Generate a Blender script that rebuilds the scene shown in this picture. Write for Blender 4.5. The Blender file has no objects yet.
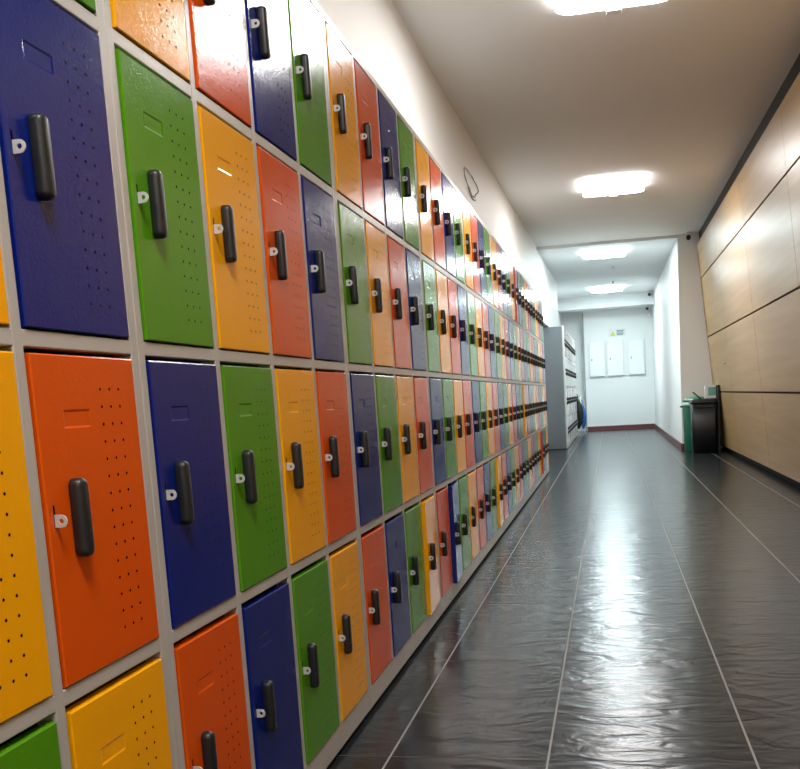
import bpy, bmesh, math, random
from mathutils import Vector, Matrix
random.seed(7)
sc = bpy.context.scene
col = sc.collection

# ---------------------------------------------------------------- camera
def camera():
    yaw, pitch, roll = -0.1876813168, -0.1217737935, -0.0572947313
    ca, sa, cb, sb, cc, s_ = math.cos(yaw), math.sin(yaw), math.cos(pitch), math.sin(pitch), math.cos(roll), math.sin(roll)
    fwd = Vector((sa*cb, ca*cb, sb)); right = Vector((ca, -sa, 0)); up = right.cross(fwd)
    r = right*cc + up*s_; u = up*cc - right*s_
    M = Matrix((r, u, -fwd)).transposed().to_4x4()
    M.translation = Vector((0.70888, -1.23427, 0.88980))
    cd = bpy.data.cameras.new('camera'); co = bpy.data.objects.new('camera', cd); col.objects.link(co)
    co.matrix_world = M
    cd.sensor_fit = 'HORIZONTAL'; cd.sensor_width = 36.0
    cd.lens = 861.433/800*36
    cd.shift_x = (400-451.078)/800; cd.shift_y = (505.188-384.5)/800
    cd.clip_start = 0.02
    sc.camera = co
camera()

# ---------------------------------------------------------------- world, exposure, lamp levels
w = bpy.data.worlds.new('world'); sc.world = w; w.use_nodes = True
w.node_tree.nodes['Background'].inputs[0].default_value = (0.6, 0.65, 0.7, 1)
w.node_tree.nodes['Background'].inputs[1].default_value = 0.05
sc.view_settings.view_transform = 'Standard'; sc.view_settings.look = 'None'
sc.view_settings.gamma = 1.0; sc.view_settings.use_curve_mapping = False
sc.view_settings.exposure = 0.12
FRONT_LAMP = (1.0, 0.98, 0.965); REAR_LAMP = (0.80, 0.96, 1.0)
LAMP = {'front': 50.0, 'rear': 62.0}

# ---------------------------------------------------------------- materials
def new_mat(name, color=(.5, .5, .5), rough=.5, metal=0.0, spec=.5):
    m = bpy.data.materials.new(name); m.use_nodes = True
    b = m.node_tree.nodes['Principled BSDF']
    b.inputs['Base Color'].default_value = (*color, 1); b.inputs['Roughness'].default_value = rough
    b.inputs['Metallic'].default_value = metal; b.inputs['Specular IOR Level'].default_value = spec
    return m
def nt(m): return m.node_tree.nodes, m.node_tree.links, m.node_tree.nodes['Principled BSDF']
def add_bump(m, scale, strength, dist, detail=2, coords='Object', stretch=None, prev=None):
    N, L, B = nt(m)
    tc = N.new('ShaderNodeTexCoord'); nz = N.new('ShaderNodeTexNoise'); bp = N.new('ShaderNodeBump')
    nz.inputs['Scale'].default_value = scale; nz.inputs['Detail'].default_value = detail
    if stretch:
        mp = N.new('ShaderNodeMapping'); mp.inputs['Scale'].default_value = stretch
        L.new(tc.outputs[coords], mp.inputs[0]); L.new(mp.outputs[0], nz.inputs['Vector'])
    else: L.new(tc.outputs[coords], nz.inputs['Vector'])
    bp.inputs['Strength'].default_value = strength; bp.inputs['Distance'].default_value = dist
    L.new(nz.outputs[0], bp.inputs['Height'])
    if prev: L.new(prev.outputs[0], bp.inputs['Normal'])
    L.new(bp.outputs[0], B.inputs['Normal'])
    return bp
def add_var(m, scale, c0, c1, stretch=None, detail=4, coords='Object'):
    N, L, B = nt(m)
    tc = N.new('ShaderNodeTexCoord'); nz = N.new('ShaderNodeTexNoise'); rp = N.new('ShaderNodeValToRGB')
    mp = N.new('ShaderNodeMapping'); mp.inputs['Scale'].default_value = stretch or (1, 1, 1)
    nz.inputs['Scale'].default_value = scale; nz.inputs['Detail'].default_value = detail
    rp.color_ramp.elements[0].color = (*c0, 1); rp.color_ramp.elements[1].color = (*c1, 1)
    rp.color_ramp.elements[0].position = .3; rp.color_ramp.elements[1].position = .7
    L.new(tc.outputs[coords], mp.inputs[0]); L.new(mp.outputs[0], nz.inputs['Vector'])
    L.new(nz.outputs[0], rp.inputs[0]); L.new(rp.outputs[0], B.inputs['Base Color'])

PAINT = {'B': (0.003, 0.014, 0.165), 'G': (0.078, 0.27, 0.006), 'Y': (0.90, 0.39, 0.001), 'O': (0.68, 0.085, 0.002), 'W': (.62, .63, .62), 'P': (.60, .34, .28), 'R': (.34, .018, .022)}  # W and P: wash-out from glare put into the rear doors' colour
M = {}
for k, c in PAINT.items():
    m = new_mat('paint_' + {'B': 'blue', 'G': 'green', 'Y': 'yellow', 'O': 'orange', 'W': 'glare_grey', 'P': 'glare_salmon', 'R': 'red'}[k], c, .16, 0, .38)
    b1 = add_bump(m, 260, .28, .0012, 2)
    add_bump(m, 14, .12, .004, 1, prev=b1)
    M[k] = m
M['frame'] = new_mat('locker_frame_grey', (.46, .44, .41), .3); add_bump(M['frame'], 300, .15, .001)
M['side'] = new_mat('locker_side_grey', (.12, .135, .145), .42)
M['hole'] = new_mat('hole_dark', (.004, .003, .003), .9, 0, 0)
M['black_plastic'] = new_mat('black_plastic', (.012, .013, .014), .42); add_bump(M['black_plastic'], 500, .1, .0006)
M['steel'] = new_mat('zinc_steel', (.62, .62, .60), .45, .35)
M['plinth'] = new_mat('plinth_black', (.008, .008, .009), .6)
M['wall'] = new_mat('wall_paint', (.85, .84, .82), .55); add_bump(M['wall'], 60, .12, .002)
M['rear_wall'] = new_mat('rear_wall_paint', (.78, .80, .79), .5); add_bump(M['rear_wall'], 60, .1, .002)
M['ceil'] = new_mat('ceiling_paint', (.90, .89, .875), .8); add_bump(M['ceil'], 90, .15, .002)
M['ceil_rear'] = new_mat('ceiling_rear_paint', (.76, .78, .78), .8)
M['base'] = new_mat('baseboard_oxblood', (.13, .035, .04), .4)
M['backing'] = new_mat('cladding_backing', (.012, .010, .008), .8)
M['wood'] = new_mat('wood_laminate', (.46, .27, .12), .36)
add_var(M['wood'], 2.2, (.40, .25, .105), (.50, .325, .145), (1.5, .35, 7), 5)
add_bump(M['wood'], 3, .1, .01, 3, stretch=(1, .5, 6))
M['lampframe'] = new_mat('lamp_frame_white', (.8, .8, .8), .4)
M['white_metal'] = new_mat('white_enamel', (.82, .83, .83), .35)
M['line'] = new_mat('panel_seam_grey', (.30, .33, .33), .6)
M['black'] = new_mat('black_rubbery', (.010, .010, .011), .5)
M['blackbin'] = new_mat('bin_black', (.012, .014, .017), .38)
M['greenbin'] = new_mat('bin_green', (.010, .16, .085), .35)
M['whitepl'] = new_mat('white_plastic', (.72, .74, .74), .4)
M['yellow'] = new_mat('sign_yellow', (.62, .62, .05), .5)
M['signtext'] = new_mat('sign_text_grey', (.10, .16, .16), .6)
M['blackcloth'] = new_mat('black_nylon', (.010, .012, .014), .6)
M['bluecloth'] = new_mat('blue_nylon', (.01, .13, .38), .5)
M['mark'] = new_mat('wall_mark_brown', (.42, .38, .33), .8)
M['boxgreen'] = new_mat('carton_green', (.16, .36, .29), .5)
for nm, c in (('front', FRONT_LAMP), ('rear', REAR_LAMP)):
    m = bpy.data.materials.new('lamp_diffuser_' + nm); m.use_nodes = True
    B = m.node_tree.nodes['Principled BSDF']; B.inputs['Base Color'].default_value = (.9, .9, .9, 1)
    B.inputs['Emission Color'].default_value = (*c, 1); B.inputs['Emission Strength'].default_value = LAMP[nm]
    M['glow_' + nm] = m
    m = m.copy(); m.name = 'lamp_rim_' + nm; m.node_tree.nodes['Principled BSDF'].inputs['Emission Strength'].default_value = LAMP[nm]*.17; M['rim_' + nm] = m

def floor_mat():
    m = new_mat('black_slate_tile', (.010, .013, .016), .2, 0, .22)
    N, L, B = nt(m)
    tc = N.new('ShaderNodeTexCoord'); sp = N.new('ShaderNodeSeparateXYZ'); L.new(tc.outputs['Object'], sp.inputs[0])
    def grid(out, off, period, width):
        a = N.new('ShaderNodeMath'); a.operation = 'SUBTRACT'; L.new(out, a.inputs[0]); a.inputs[1].default_value = off - period/2
        f = N.new('ShaderNodeMath'); f.operation = 'FLOORED_MODULO'; L.new(a.outputs[0], f.inputs[0]); f.inputs[1].default_value = period
        s = N.new('ShaderNodeMath'); s.operation = 'SUBTRACT'; L.new(f.outputs[0], s.inputs[0]); s.inputs[1].default_value = period/2
        b = N.new('ShaderNodeMath'); b.operation = 'ABSOLUTE'; L.new(s.outputs[0], b.inputs[0])
        g = N.new('ShaderNodeMath'); g.operation = 'LESS_THAN'; L.new(b.outputs[0], g.inputs[0]); g.inputs[1].default_value = width/2
        return g
    gp = grid(sp.outputs[0], .53, .49, .0055)
    far = N.new('ShaderNodeMath'); far.operation = 'GREATER_THAN'; L.new(sp.outputs[0], far.inputs[0]); far.inputs[1].default_value = .3
    gq = N.new('ShaderNodeMath'); gq.operation = 'MULTIPLY'; L.new(gp.outputs[0], gq.inputs[0]); L.new(far.outputs[0], gq.inputs[1])
    g1 = grid(sp.outputs[0], .13, 20, .0055)
    gx = N.new('ShaderNodeMath'); gx.operation = 'MAXIMUM'; L.new(gq.outputs[0], gx.inputs[0]); L.new(g1.outputs[0], gx.inputs[1])
    gx.name = 'long_joints'; gy = grid(sp.outputs[1], .79, .793, .004)
    # grout along the corridor is light, the cross joints are dark and thin
    nz = N.new('ShaderNodeTexNoise'); nz.inputs['Scale'].default_value = 3; nz.inputs['Detail'].default_value = 6
    L.new(tc.outputs['Object'], nz.inputs['Vector'])
    rp = N.new('ShaderNodeValToRGB'); rp.color_ramp.elements[0].color = (.008, .010, .012, 1); rp.color_ramp.elements[1].color = (.022, .025, .028, 1)
    L.new(nz.outputs[0], rp.inputs[0])
    m1 = N.new('ShaderNodeMix'); m1.data_type = 'RGBA'; L.new(gy.outputs[0], m1.inputs[0]); L.new(rp.outputs[0], m1.inputs[6]); m1.inputs[7].default_value = (.05, .05, .05, 1)
    m2 = N.new('ShaderNodeMix'); m2.data_type = 'RGBA'; L.new(gx.outputs[0], m2.inputs[0]); L.new(m1.outputs[2], m2.inputs[6]); m2.inputs[7].default_value = (.26, .255, .245, 1)
    L.new(m2.outputs[2], B.inputs['Base Color'])
    mr = N.new('ShaderNodeMath'); mr.operation = 'MAXIMUM'; L.new(gx.outputs[0], mr.inputs[0]); L.new(gy.outputs[0], mr.inputs[1])
    rr = N.new('ShaderNodeMapRange'); L.new(mr.outputs[0], rr.inputs[0]); rr.inputs[3].default_value = .21; rr.inputs[4].default_value = .6
    L.new(rr.outputs[0], B.inputs['Roughness'])
    # riven, wavy face
    mp = N.new('ShaderNodeMapping'); mp.inputs['Scale'].default_value = (1, 2.2, 1); L.new(tc.outputs['Object'], mp.inputs[0])
    n1 = N.new('ShaderNodeTexNoise'); n1.inputs['Scale'].default_value = 5.0; n1.inputs['Detail'].default_value = 3; n1.inputs['Distortion'].default_value = 1.4
    L.new(mp.outputs[0], n1.inputs['Vector'])
    b1 = N.new('ShaderNodeBump'); b1.inputs['Strength'].default_value = .4; b1.inputs['Distance'].default_value = .012
    L.new(n1.outputs[0], b1.inputs['Height'])
    b2 = N.new('ShaderNodeBump'); b2.inputs['Strength'].default_value = .5; b2.inputs['Distance'].default_value = .002; b2.invert = True
    L.new(mr.outputs[0], b2.inputs['Height']); L.new(b1.outputs[0], b2.inputs['Normal'])
    L.new(b2.outputs[0], B.inputs['Normal'])
    return m
M['floor'] = floor_mat()

# ---------------------------------------------------------------- mesh helpers
class MB:
    def __init__(s): s.bm = bmesh.new()
    def box(s, x0, x1, y0, y1, z0, z1, bevel=0, seg=2, mi=0):
        n0 = len(s.bm.faces)
        vs = [s.bm.verts.new((x, y, z)) for x in (x0, x1) for y in (y0, y1) for z in (z0, z1)]
        fs = [s.bm.faces.new([vs[i] for i in q]) for q in ((0,1,3,2),(4,6,7,5),(0,4,5,1),(2,3,7,6),(0,2,6,4),(1,5,7,3))]
        for f in fs: f.material_index = mi
        if bevel:
            es = list({e for f in fs for e in f.edges})
            r = bmesh.ops.bevel(s.bm, geom=es, offset=bevel, segments=seg, affect='EDGES', profile=.5)
            for f in r['faces']: f.material_index = mi; f.smooth = True
        return s
    def prism(s, pts, axis, a, b, mi=0, bevel=0):
        """pts: outline (2D) extruded along axis from a to b"""
        def P(p, t):
            if axis == 'x': return (t, p[0], p[1])
            if axis == 'y': return (p[0], t, p[1])
            return (p[0], p[1], t)
        A = [s.bm.verts.new(P(p, a)) for p in pts]; B = [s.bm.verts.new(P(p, b)) for p in pts]
        fs = [s.bm.faces.new(A[::-1]), s.bm.faces.new(B)]
        n = len(pts)
        for i in range(n): fs.append(s.bm.faces.new((A[i], A[(i+1) % n], B[(i+1) % n], B[i])))
        for f in fs: f.material_index = mi
        if bevel:
            es = list(set(fs[0].edges) | set(fs[1].edges))
            r = bmesh.ops.bevel(s.bm, geom=es, offset=bevel, segments=3, affect='EDGES')
            for f in r['faces']: f.material_index = mi; f.smooth = True
        return s
    def lathe(s, prof, cx, cy, n=28, mi=0, sx=1, sy=1):
        rings = []
        for r, z in prof:
            rings.append([s.bm.verts.new((cx+sx*r*math.cos(2*math.pi*i/n), cy+sy*r*math.sin(2*math.pi*i/n), z)) for i in range(n)])
        for a, b in zip(rings, rings[1:]):
            for i in range(n):
                f = s.bm.faces.new((a[i], a[(i+1) % n], b[(i+1) % n], b[i])); f.smooth = True; f.material_index = mi
        s.bm.faces.new(rings[0][::-1]).material_index = mi; s.bm.faces.new(rings[-1]).material_index = mi
        return s
    def tube(s, pts, rads, n=10, mi=0):
        pts = [Vector(p) for p in pts]
        if not hasattr(rads, '__len__'): rads = [rads]*len(pts)
        rings = []; prev = None
        for i, p in enumerate(pts):
            t = (pts[min(i+1, len(pts)-1)] - pts[max(i-1, 0)]).normalized()
            if prev is None:
                a = Vector((0, 0, 1)) if abs(t.z) < .9 else Vector((1, 0, 0)); u = t.cross(a).normalized()
            else: u = (prev - t*prev.dot(t)).normalized()
            prev = u; v = t.cross(u)
            rings.append([s.bm.verts.new(p + (u*math.cos(2*math.pi*k/n) + v*math.sin(2*math.pi*k/n))*rads[i]) for k in range(n)])
        for a, b in zip(rings, rings[1:]):
            for k in range(n):
                f = s.bm.faces.new((a[k], a[(k+1) % n], b[(k+1) % n], b[k])); f.smooth = True; f.material_index = mi
        s.bm.faces.new(rings[0][::-1]).material_index = mi; s.bm.faces.new(rings[-1]).material_index = mi
        return s
    def mesh(s, name, mats):
        bmesh.ops.recalc_face_normals(s.bm, faces=s.bm.faces[:])
        me = bpy.data.meshes.new(name); s.bm.to_mesh(me); s.bm.free()
        for m in (mats if isinstance(mats, (list, tuple)) else [mats]): me.materials.append(m)
        return me
    def build(s, name, mats, parent=None, loc=(0, 0, 0)):
        return link(name, s.mesh(name, mats), parent, loc)
def link(name, me, parent=None, loc=(0, 0, 0)):
    o = bpy.data.objects.new(name, me); col.objects.link(o); o.location = loc
    if parent: o.parent = parent
    return o
def tag(o, label=None, cat=None, group=None, kind=None):
    if label: o['label'] = label
    if cat: o['category'] = cat
    if group: o['group'] = group
    if kind: o['kind'] = kind
    return o
def empty(name, loc, label, cat, group=None):
    o = bpy.data.objects.new(name, None); col.objects.link(o); o.location = loc; o.empty_display_size = .1
    return tag(o, label, cat, group)
def struct(o): o['kind'] = 'structure'; return o
def rrect(w, h, r, n=5, cx=0, cy=0):
    pts = []
    for (sx, sy, a0) in ((1, 1, 0), (-1, 1, 90), (-1, -1, 180), (1, -1, 270)):
        for i in range(n+1):
            a = math.radians(a0 + 90*i/n)
            pts.append((cx + sx*(w/2-r) + r*math.cos(a), cy + sy*(h/2-r) + r*math.sin(a)))
    return pts

# ---------------------------------------------------------------- the setting
H1, H2, XW, YS, YE = 2.95, 2.91, -0.33, 11.30, 18.65
YB = -6.0
struct(MB().box(-.5, 2.6, YB, YE+.5, -.12, 0).build('floor', M['floor']))
c = struct(MB().box(-.5, 2.6, YB, YS-.002, H1, H1+.12).build('ceiling', M['ceil']))
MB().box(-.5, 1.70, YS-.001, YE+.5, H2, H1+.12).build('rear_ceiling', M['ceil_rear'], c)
struct(MB().box(XW-.15, XW, YB, YE+.5, 0, H1).build('wall_left', M['wall']))
struct(MB().prism([(XW, 4.5), (-.18, 15.1), (XW, 15.1)], 'z', 1.96, H1).build('wall_left_bulkhead', M['wall']))
# right side: pier next to the bins and the narrow rear corridor wall
struct(MB().box(1.69, 2.45, YS-.002, YE+.5, 0, H1+.1).build('wall_pier', M['wall']))
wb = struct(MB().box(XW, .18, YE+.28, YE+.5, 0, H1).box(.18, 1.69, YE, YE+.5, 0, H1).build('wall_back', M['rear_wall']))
MB().box(.155, .186, YE-.012, YE+.01, 0, 2.64).build('corner_trim', M['line'], wb)
struct(MB().box(XW, 2.45, YB-.15, YB, 0, H1).build('wall_front_bounce', M['wall']))  # unseen wall behind the camera, added for bounce and reflections
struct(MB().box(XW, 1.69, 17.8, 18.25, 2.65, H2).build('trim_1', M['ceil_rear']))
struct(MB().box(.19, 1.672, YE-.02, YE, 0, .10).build('baseboard_back', M['base']))
struct(MB().box(1.672, 1.69, YS-.02, YE-.02, 0, .09).box(1.69, 2.10, YS-.018, YS, 0, .09).build('baseboard_right', M['base']))
# leaning wood cladding
LEAN = .093
def wx(z): return 2.2 - LEAN*z
def slab(mb, y0, y1, z0, z1, d0, d1, mi=0, bev=0):
    pts = [(wx(z0)+d0, z0), (wx(z0)+d1, z0), (wx(z1)+d1, z1), (wx(z1)+d0, z1)]
    return mb.prism(pts, 'y', y0, y1, mi)
wr = struct(slab(MB(), YB, YS, 0, H1, .045, .25).build('wall_right', M['backing']))
zs = [.055, .79, 1.54, 2.335, 2.80]
ys = [YS, 9.4, 7.4, 5.4, 3.4, 1.4, -.6, -2.6, -4.6, YB]
for i in range(4):
    for j in range(9):
        mb = MB(); slab(mb, ys[j+1]+.0035, ys[j]-.0035, zs[i]+.009, zs[i+1]-.009, 0, .025)
        mb.build('panel', M['wood'], wr)

# ---------------------------------------------------------------- lockers
PITCH = .27; DW = .237; POST = .02
def door_mesh(cm, h):
    """origin at the hinge edge, door runs to -Y; front face at x=.006; pressed card slot and punched vents"""
    bm = bmesh.new(); W = DW; b = .0018; xf = .0022; xe = .0009; xb = -.016
    def V(x, y, z): return bm.verts.new((x, y, z))
    s0, s1 = -W+.055, -W+.116; t1, t0 = h-.072, h-.097
    ys_ = [-W+b, s0, s0+.003, s1-.003, s1, -b]; zs_ = [b, t0, t0+.003, t1-.003, t1, h-b]
    g = [[V(xf - (.0011 if (i in (2, 3) and j in (2, 3)) else 0), y, z) for j, z in enumerate(zs_)] for i, y in enumerate(ys_)]
    for i in range(5):
        for j in range(5): bm.faces.new((g[i][j], g[i+1][j], g[i+1][j+1], g[i][j+1]))
    cor = [(-W, 0), (0, 0), (0, h), (-W, h)]
    e = [V(xe, *c_) for c_ in cor]; bk = [V(xb, *c_) for c_ in cor]
    sides = [[g[i][0] for i in range(6)], [g[5][j] for j in range(6)], [g[i][5] for i in range(5, -1, -1)], [g[0][j] for j in range(5, -1, -1)]]
    for k in range(4):
        bm.faces.new([e[k], e[(k+1) % 4]] + sides[k][::-1])
        bm.faces.new([bk[k], bk[(k+1) % 4], e[(k+1) % 4], e[k]])
    bm.faces.new(bk[::-1])
    bmesh.ops.recalc_face_normals(bm, faces=bm.faces[:])
    def disc(y, z, r, n=8, sz=1):
        vs = [V(xf+.0003, y + r*math.cos(2*math.pi*i/n), z + sz*r*math.sin(2*math.pi*i/n)) for i in range(n)]
        f = bm.faces.new(vs); f.material_index = 1
    for cidx in range(3):
        for ridx in range(15):
            disc(-W+.145 + cidx*.023, h-.045-ridx*.0246, .0023)
    f = bm.faces.new([V(xf+.0003, *q) for q in ((-W+.012, h*.5-.008), (-W+.0155, h*.5-.008), (-W+.0155, h*.5+.022), (-W+.012, h*.5+.022))]); f.material_index = 1
    me = bpy.data.meshes.new('door'); bm.to_mesh(me); bm.free()
    me.materials.append(cm); me.materials.append(M['hole'])
    return me
def handle_mesh():
    mb = MB()
    # base shoe on the door, then the rounded grip standing off it
    prev = None
    for x, i in ((.0030, .0010), (.0045, 0), (.0135, 0), (.0165, .0006), (.0190, .0020), (.0205, .0040), (.0213, .0066)):
        w_, h_ = .0225-2*i, .106-2*i
        ring = [mb.bm.verts.new((x, a, b_)) for a, b_ in rrect(w_, h_, w_*.46, 7)]
        if prev:
            n = len(ring)
            for k in range(n): mb.bm.faces.new((prev[k], prev[(k+1) % n], ring[(k+1) % n], ring[k]))
        else: mb.bm.faces.new(ring)
        prev = ring
    mb.bm.faces.new(prev)
    me = mb.mesh('handle', M['black_plastic'])
    for p in me.polygons: p.use_smooth = True
    return me
def hasp_mesh():
    """padlock eye: D-shaped plate standing out of the door, with a hole"""
    bm = bmesh.new(); n = 16; cx, r, ri, t = .0120, .0083, .0034, .0015
    outer = []; inner = []
    for i in range(n):
        a = math.pi*2*i/n
        co, si = math.cos(a), math.sin(a)
        if co >= 0: ox, oz = cx + r*co, r*si
        else:
            k = 1/max(abs(co), abs(si)); ox, oz = cx + r*co*k, r*si*k
            ox = cx - (cx-.002)*min(1, abs(co)*k)
        outer.append((ox, oz)); inner.append((cx+ri*co, ri*si))
    for s_ in (-1, 1): pass
    vo = [[bm.verts.new((x, s_*t/2, z)) for x, z in outer] for s_ in (-1, 1)]
    vi = [[bm.verts.new((x, s_*t/2, z)) for x, z in inner] for s_ in (-1, 1)]
    for i in range(n):
        j = (i+1) % n
        bm.faces.new((vo[0][i], vo[0][j], vi[0][j], vi[0][i])); bm.faces.new((vo[1][j], vo[1][i], vi[1][i], vi[1][j]))
        bm.faces.new((vo[0][j], vo[0][i], vo[1][i], vo[1][j])); bm.faces.new((vi[0][i], vi[0][j], vi[1][j], vi[1][i]))
    bmesh.ops.recalc_face_normals(bm, faces=bm.faces[:])
    me = bpy.data.meshes.new('hasp'); bm.to_mesh(me); bm.free(); me.materials.append(M['steel']); return me
ROWZ = [(1.468, 1.909), (1.0065, 1.446), (.544, .9845), (.078, .522)]     # openings, top row first
DOORZ = [(z0+.0025, z1-.0065) for z0, z1 in ROWZ]
DM = {k: door_mesh(M[k], .431) for k in 'BGYOWPR'}
HM, SM = handle_mesh(), hasp_mesh()
DEPTH = .32
def frame_mesh(DEPTH=.32):
    mb = MB(); W = 4*PITCH - .0015; y0 = .00075
    yp = [(y0, .0195), (PITCH-.0, PITCH), (0, 0), (0, 0), (0, 0)]
    posts = [(y0, .0195)] + [(a, a+POST) for a in (.265, .515+.012, .79)] + [(W-.0185, W+y0)]
    posts = [(y0, .0200), (.2650, .2845), (.5300, .5495), (.7950, .8145), (1.0600, 1.07925)]
    bv = .002
    for a, b in posts: mb.box(-.03, 0, a, b, .015, 1.930, bv)
    for z0, z1 in ((.015, .078), (.522, .544), (.9845, 1.0065), (1.446, 1.468), (1.909, 1.930)):
        for (a0, a1), (b0, b1) in zip(posts, posts[1:]):
            mb.box(-.03, -.0006, a1-.003, b0+.003, z0, z1, bv)
    # carcass
    mb.box(-DEPTH, -.02, y0, y0+.002, .015, 1.930, mi=1).box(-DEPTH, -.02, 1.0773, 1.07925, .015, 1.930, mi=1)
    mb.box(-DEPTH, -.02, y0, 1.07925, 1.926, 1.9302, mi=1).box(-DEPTH, -.02, y0, 1.07925, .015, .019, mi=1)
    mb.box(-DEPTH, -DEPTH+.002, y0, 1.07925, .015, 1.93, mi=1)
    for z in (.533, .9955, 1.457): mb.box(-DEPTH+.002, -.03, .003, 1.077, z-.001, z+.001, mi=2)
    for a, b in posts[1:4]: mb.box(-DEPTH+.002, -.03, (a+b)/2-.001, (a+b)/2+.001, .019, 1.926, mi=2)
    return mb.mesh('frame', [M['frame'], M['side'], M['plinth']])
FM = frame_mesh(); FM2 = frame_mesh(.34)
PLM2 = MB().box(-.33, -.012, .004, 1.076, 0, .0152).mesh('plinth', M['plinth'])
PLM = MB().box(-DEPTH+.01, -.012, .004, 1.076, 0, .0152).mesh('plinth', M['plinth'])
POSTR = [.2650, .5300, .7950, 1.0600]
ORD = ['first', 'second', 'third', 'fourth', 'fifth', 'sixth', 'seventh', 'eighth', 'ninth']
PATTERN = ['YOBG', 'GYOB', 'BGYO', 'OBGY']
def cabinet(x, y, label, group, pattern=PATTERN, ajar={}, recol={}, fm=FM, pm=PLM):
    t = empty('locker_cabinet', (x, y, 0), label, 'locker', group)
    link('frame', fm, t); link('plinth', pm, t)
    for r in range(4):
        for c_ in range(4):
            k = recol.get((r, c_), pattern[r][c_])
            d = link('door', DM[k], t, (0, POSTR[c_]-.004 if c_ < 3 else 1.0560, DOORZ[r][0]))
            if c_ < 3: d.location.y = POSTR[c_]-.0035
            d.rotation_euler.z = math.radians(ajar.get((r, c_), random.uniform(0, .25)))
            d['label'] = {'B': 'blue', 'G': 'green', 'Y': 'yellow', 'O': 'orange', 'W': 'glare-paled grey', 'P': 'pale salmon', 'R': 'dark red'}[k] + ' locker door with punched vent holes'
            link('handle', HM, d, (0, -DW+.058, .431/2)); link('hasp', SM, d, (0, -DW+.0135, .431/2+.0015))
    return t
labs = ['grey locker cabinet nearest the camera, cut off by the left picture edge',
        'second locker cabinet from the camera in the left row, all doors shut', '', '', '', '', '',
        'locker cabinet second from the far end of the long left row',
        'locker cabinet at the far end of the long left row']
ajar = {1: {}, 2: {(3, 3): 3.0}, 3: {(3, 1): 4.0}, 4: {(3, 3): 2.5}, 6: {(0, 1): 2.0, (2, 2): 2.0}, 8: {(3, 0): 4.0}}
labs[2] = 'third locker cabinet from the camera in the left row, yellow bottom door ajar'
labs[3] = 'fourth locker cabinet from the camera in the left row, blue bottom door ajar'
labs[4] = 'fifth locker cabinet from the camera in the left row, yellow bottom door ajar'
labs[5] = 'sixth locker cabinet from the camera in the left row, all doors shut'
labs[6] = 'seventh locker cabinet from the camera in the left row, orange top door ajar'
for i in range(9):
    cabinet(0, -4*PITCH + i*4*PITCH, labs[i], 'locker cabinets in the long left row', ajar=ajar.get(i, {}),
            recol={(1, 2): 'Y'} if i == 0 else {})
labs2 = ['grey sided cabinet at the front of the rear locker bank, dark red doors on top',
         'rear bank locker cabinet directly behind the grey sided one',
         'third locker cabinet of the rear bank, counted from its grey side panel',
         'last locker cabinet of the rear bank, next to the hanging umbrellas']
for i in range(4):
    cabinet(.03, 12.60 + i*4*PITCH, labs2[i], 'locker cabinets in the rear bank', pattern=['WWPW', 'WWWW', 'WPWW', 'WWWP'], recol={(0, 1): 'R', (0, 2): 'R'} if i == 0 else {}, fm=FM2, pm=PLM2)

# ---------------------------------------------------------------- ceiling lights
def ceiling_light(x, y, z, kind, label):
    t = empty('ceiling_light', (x, y, z), label, 'ceiling light', 'square ceiling lights of the corridor')
    mb = MB(); mb.prism(rrect(.56, .56, .05), 'z', -.012, 0, bevel=.003); mb.build('frame', M['lampframe'], t)
    mb = MB(); mb.prism(rrect(.61, .61, .06), 'z', -.052, -.012, mi=1, bevel=.010)
    me = mb.mesh('diffuser', [M['glow_' + kind], M['rim_' + kind]])
    for p in me.polygons: p.material_index = 0 if p.normal.z < -.5 else 1
    link('diffuser', me, t)
    MB().box(-.04, .04, .29, .345, -.066, -.012, .004).build('latch', M['lampframe'], t)
    return t
ceiling_light(.80, 3.42, H1, 'front', 'square white ceiling light nearest the camera, cut off by the top picture edge')
ceiling_light(.815, 7.89, H1, 'front', 'square white ceiling light with a latch, second from the camera')
ceiling_light(.70, 11.90, H2, 'rear', 'square ceiling light third from the camera, over the rear corridor entrance')
ceiling_light(.72, 16.5, H2, 'rear', 'square ceiling light farthest from the camera, before the end wall beam')
ceiling_light(.80, -1.0, H1, 'front', 'square white ceiling light overhead of the camera, out of view')
ceiling_light(.80, -4.6, H1, 'front', 'square white ceiling light behind the camera, out of view')

# ---------------------------------------------------------------- small ceiling and wall fittings
def bullet_camera(name, x, y, z, label, wall_dx=0):
    t = empty(name, (x, y, z), label, 'security camera', 'security cameras')
    MB().lathe([(.034, -.012), (.034, 0)], 0, 0, 16).build('mount', M['whitepl'], t)
    MB().tube([(0, 0, -.01), (0, -.005, -.045)], .010).build('bracket', M['whitepl'], t)
    mb = MB(); mb.tube([(.0, .05, -.070), (-.01, -.07, -.075)], .030, 16); b_ = mb.build('housing', M['black'], t)
    MB().tube([(-.0101, -.071, -.075), (-.0103, -.074, -.0752)], .017, 12).build('lens', M['plinth'], b_)
    return t
bullet_camera('security_camera', 1.83, 11.17, H1, 'small black security camera beside the top end of the wood cladding')
bullet_camera('security_camera', 1.60, 17.70, H2, 'small dark security camera on the rear ceiling above the beam')
t = bullet_camera('security_camera', 1.56, 18.02, 2.65, 'small dark security camera hanging under the far beam')
t = empty('alarm_box', (1.66, 18.55, 2.50), 'small white alarm box in the top right corner of the end wall', 'alarm box')
MB().box(-.045, .04, -.03, .10, -.06, .06, .012).build('housing', M['whitepl'], t)
MB().box(-.02, .02, -.034, -.029, -.03, .0, .0015).build('grille', M['line'], t)
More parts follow.
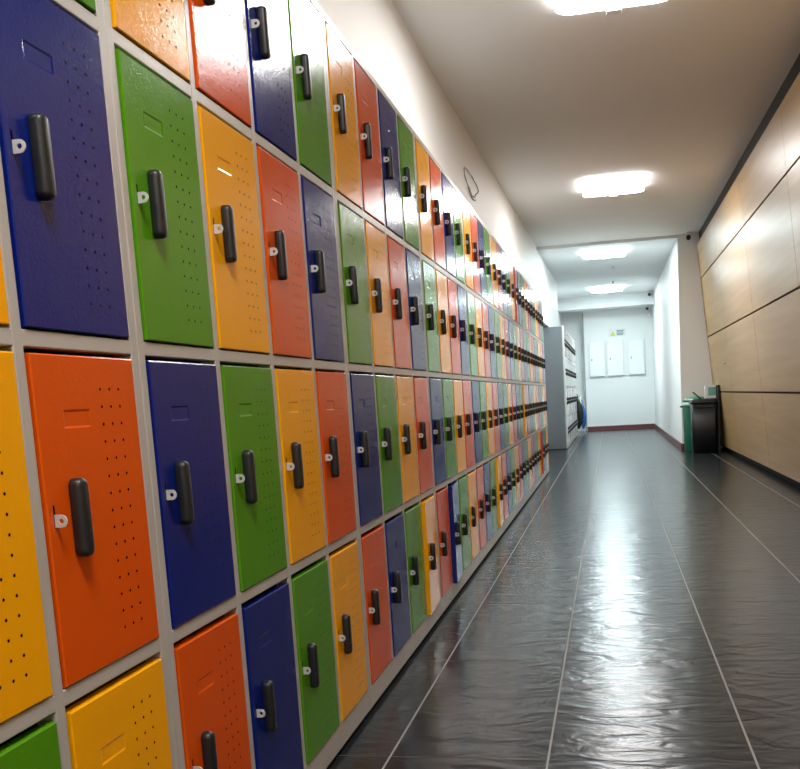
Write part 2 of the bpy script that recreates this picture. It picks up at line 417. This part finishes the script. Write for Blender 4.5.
for (x, y, lb) in ((.83, 13.55, 'small sprinkler head on the rear ceiling between the two far lights'), (.84, 15.6, 'small sprinkler head on the rear ceiling just before the farthest light')):
    t = empty('sprinkler', (x, y, H2), lb, 'sprinkler', 'ceiling sprinklers')
    MB().lathe([(.03, -.006), (.03, 0)], 0, 0, 16).build('rose', M['steel'], t)
    MB().lathe([(.012, -.03), (.010, -.005)], 0, 0, 12).lathe([(.02, -.034), (.02, -.031)], 0, 0, 12).build('head', M['line'], t)
# wire loop on the left wall
pts = []
for i in range(40):
    a = -2.2 + i*.19; rr = .066 + .014*math.sin(3*a) + .0006*i
    pts.append((XW+.026+.003*math.sin(5*a), 5.75 + 4.2*rr*math.cos(a), 2.56 + rr*math.sin(a)))
tag(MB().tube(pts, [.0028+.0022*abs(math.sin(i*.9)) for i in range(40)], 6).build('cable_loop', M['mark']), 'small brownish cable loop on the wall above the left lockers', 'cable')

# ---------------------------------------------------------------- electrical panels and sign
PX = [(.285, .62), (.685, 1.037), (1.147, 1.497)]
pl = ['leftmost of the three white electrical panels on the end wall', 'middle one of the three white electrical panels, under the warning sign', 'rightmost of the three white electrical panels on the end wall']
for (a, b), lb in zip(PX, pl):
    t = empty('electrical_panel', ((a+b)/2, YE, 1.21), lb, 'electrical panel', 'electrical panels on the end wall')
    wd = b-a
    MB().box(-wd/2, wd/2, -.06, 0, 0, .76, .004).build('body', M['white_metal'], t)
    d = MB().box(-wd/2+.012, wd/2-.012, -.068, -.0605, .012, .748, .002).build('door', M['white_metal'], t)
    MB().box(-.125, -.10, -.082, -.069, .36, .40, .003).build('latch', M['line'], d)
t = empty('warning_sign', (.91, YE, 2.10), 'small warning sign with yellow triangle and grey text lines on the end wall', 'sign')
MB().box(-.19, .19, -.006, 0, -.03, .15, .001).build('plate', M['whitepl'], t)
MB().prism([(-.15, -.01), (-.03, -.01), (-.09, .105)], 'y', -.009, -.0062).build('triangle', M['yellow'], t)
tx = MB()
for k in range(4): tx.box(-.005, .165 - .03*(k % 2), -.008, -.0062, .095-k*.032, .113-k*.032)
tx.build('lettering', M['signtext'], t)
# small knob on the cladding
t = tag(MB().tube([(wx(1.14)+.0, 9.72, 1.14), (wx(1.14)-.02, 9.72, 1.14)], [.012, .014], 14).tube([(wx(1.14)-.02, 9.72, 1.14), (wx(1.14)-.024, 9.72, 1.14)], [.009, .006], 14).build('lock_knob', M['steel']),
        'small round lock knob on the wood cladding above the bins', 'knob')

# ---------------------------------------------------------------- bins
t = empty('trash_bin', (1.875, 11.06, 0), 'green round trash bin with pale rim, half hidden behind the black bin', 'trash bin', 'bins by the pier')
MB().lathe([(.170, 0), (.175, .01), (.187, .60), (.188, .64)], 0, 0, 32).build('body', M['greenbin'], t)
MB().lathe([(.196, .625), (.2, .635), (.198, .665), (.192, .668)], 0, 0, 32).build('rim', M['whitepl'], t)
MB().lathe([(.194, .668), (.185, .70), (.14, .728), (.05, .738)], 0, 0, 32).build('lid', M['greenbin'], t)
MB().box(-.222, -.185, -.04, .04, .60, .625, .005).build('handle', M['greenbin'], t)
t = empty('trash_bin', (1.92, 10.68, 0), 'large black trash bin with swing lid standing in front of the green one', 'trash bin', 'bins by the pier')
def taper(mb, w0, d0, w1, d1, z0, z1, r0=.03, n=4):
    A = [mb.bm.verts.new((x, y, z0)) for x, y in rrect(w0, d0, r0, n)]; B = [mb.bm.verts.new((x, y, z1)) for x, y in rrect(w1, d1, r0*1.2, n)]
    k = len(A); mb.bm.faces.new(A[::-1]); mb.bm.faces.new(B)
    for i in range(k):
        f = mb.bm.faces.new((A[i], A[(i+1) % k], B[(i+1) % k], B[i])); f.smooth = True
    return mb
taper(MB(), .30, .27, .325, .31, 0, .66).build('body', M['blackbin'], t)
taper(taper(MB(), .335, .33, .335, .33, .655, .685), .33, .325, .28, .27, .685, .712).build('lid', M['blackbin'], t)
mb = MB(); mb.prism([(-.135, .800), (-.128, .810), (-.03, .722), (-.03, .711)], 'y', -.10, .10); mb.build('flap', M['blackbin'], t)
MB().box(-.12, .12, -.168, -.155, .60, .63, .004).build('grip', M['blackbin'], t)
t = empty('carton', (2.015, 10.70, .7135), 'small white and green carton lying on top of the black bin', 'box')
MB().box(-.07, .07, -.05, .05, 0, .165, .003).build('body', M['whitepl'], t)
MB().box(-.03, .068, -.0525, -.0505, .035, .145).build('print', M['boxgreen'], t)
t = tag(MB().box(2.092, 2.112, 10.50, 10.95, 0, .88, .004).build('board', M['backing']), 'narrow dark board standing between the bins and the wood cladding', 'board')

# ---------------------------------------------------------------- umbrellas at the far end
UY = 17.25
t = empty('umbrella_stand', (.10, UY, 0), 'thin metal stand with the umbrellas at the far end of the lockers', 'umbrella stand')
MB().tube([(0, 0, .0), (0, 0, .80)], .008).build('pole', M['steel'], t)
MB().tube([(-.09, 0, .80), (.09, 0, .80)], .007).build('crossbar', M['steel'], t)
for dx, dy in ((-.10, -.07), (.10, -.07), (-.10, .08), (.10, .08)):
    MB().tube([(0, 0, .16), (dx, dy, .006)], .006).build('leg', M['steel'], t)
def umbrella(x, y, mat, ztop, zbot, rmax, label):
    t = empty('umbrella', (x, y, zbot), label, 'umbrella', 'umbrellas on the stand')
    h = ztop-zbot
    bm = bmesh.new(); n = 24; prof = [(.012, 0), (.028, .05), (rmax*.8, .2), (rmax, .45), (rmax*.95, .62), (rmax*.5, .84), (.014, .93)]
    rings = [[bm.verts.new((r*(1+.22*math.cos(6*a+f*3))*math.cos(a), r*(1+.22*math.cos(6*a+f*3))*math.sin(a)*.7, f*h)) for a in [2*math.pi*i/n for i in range(n)]] for r, f in prof]
    for A, B in zip(rings, rings[1:]):
        for i in range(n):
            fc = bm.faces.new((A[i], A[(i+1) % n], B[(i+1) % n], B[i])); fc.smooth = True
    bm.faces.new(rings[0][::-1]); bm.faces.new(rings[-1])
    me = bpy.data.meshes.new('canopy'); bm.to_mesh(me); bm.free(); me.materials.append(mat); link('canopy', me, t)
    MB().tube([(0, 0, -.06), (0, 0, .02)], .006).build('tip', M['steel'], t)
    pts = [(0, 0, h*.92), (0, 0, h+.02)] + [(-.03+.03*math.cos(a), 0, h+.02+.03*math.sin(a)) for a in [math.pi*k/8 for k in range(1, 9)]] + [(-.06, 0, h+.0)]
    MB().tube(pts, .008, 8).build('crook_handle', M['black'], t)
umbrella(.045, UY-.075, M['blackcloth'], .80, .12, .098, 'closed black umbrella with crook handle hanging at the far locker end')
umbrella(.125, UY+.095, M['bluecloth'], .68, .10, .075, 'closed blue umbrella hanging just behind the black one')
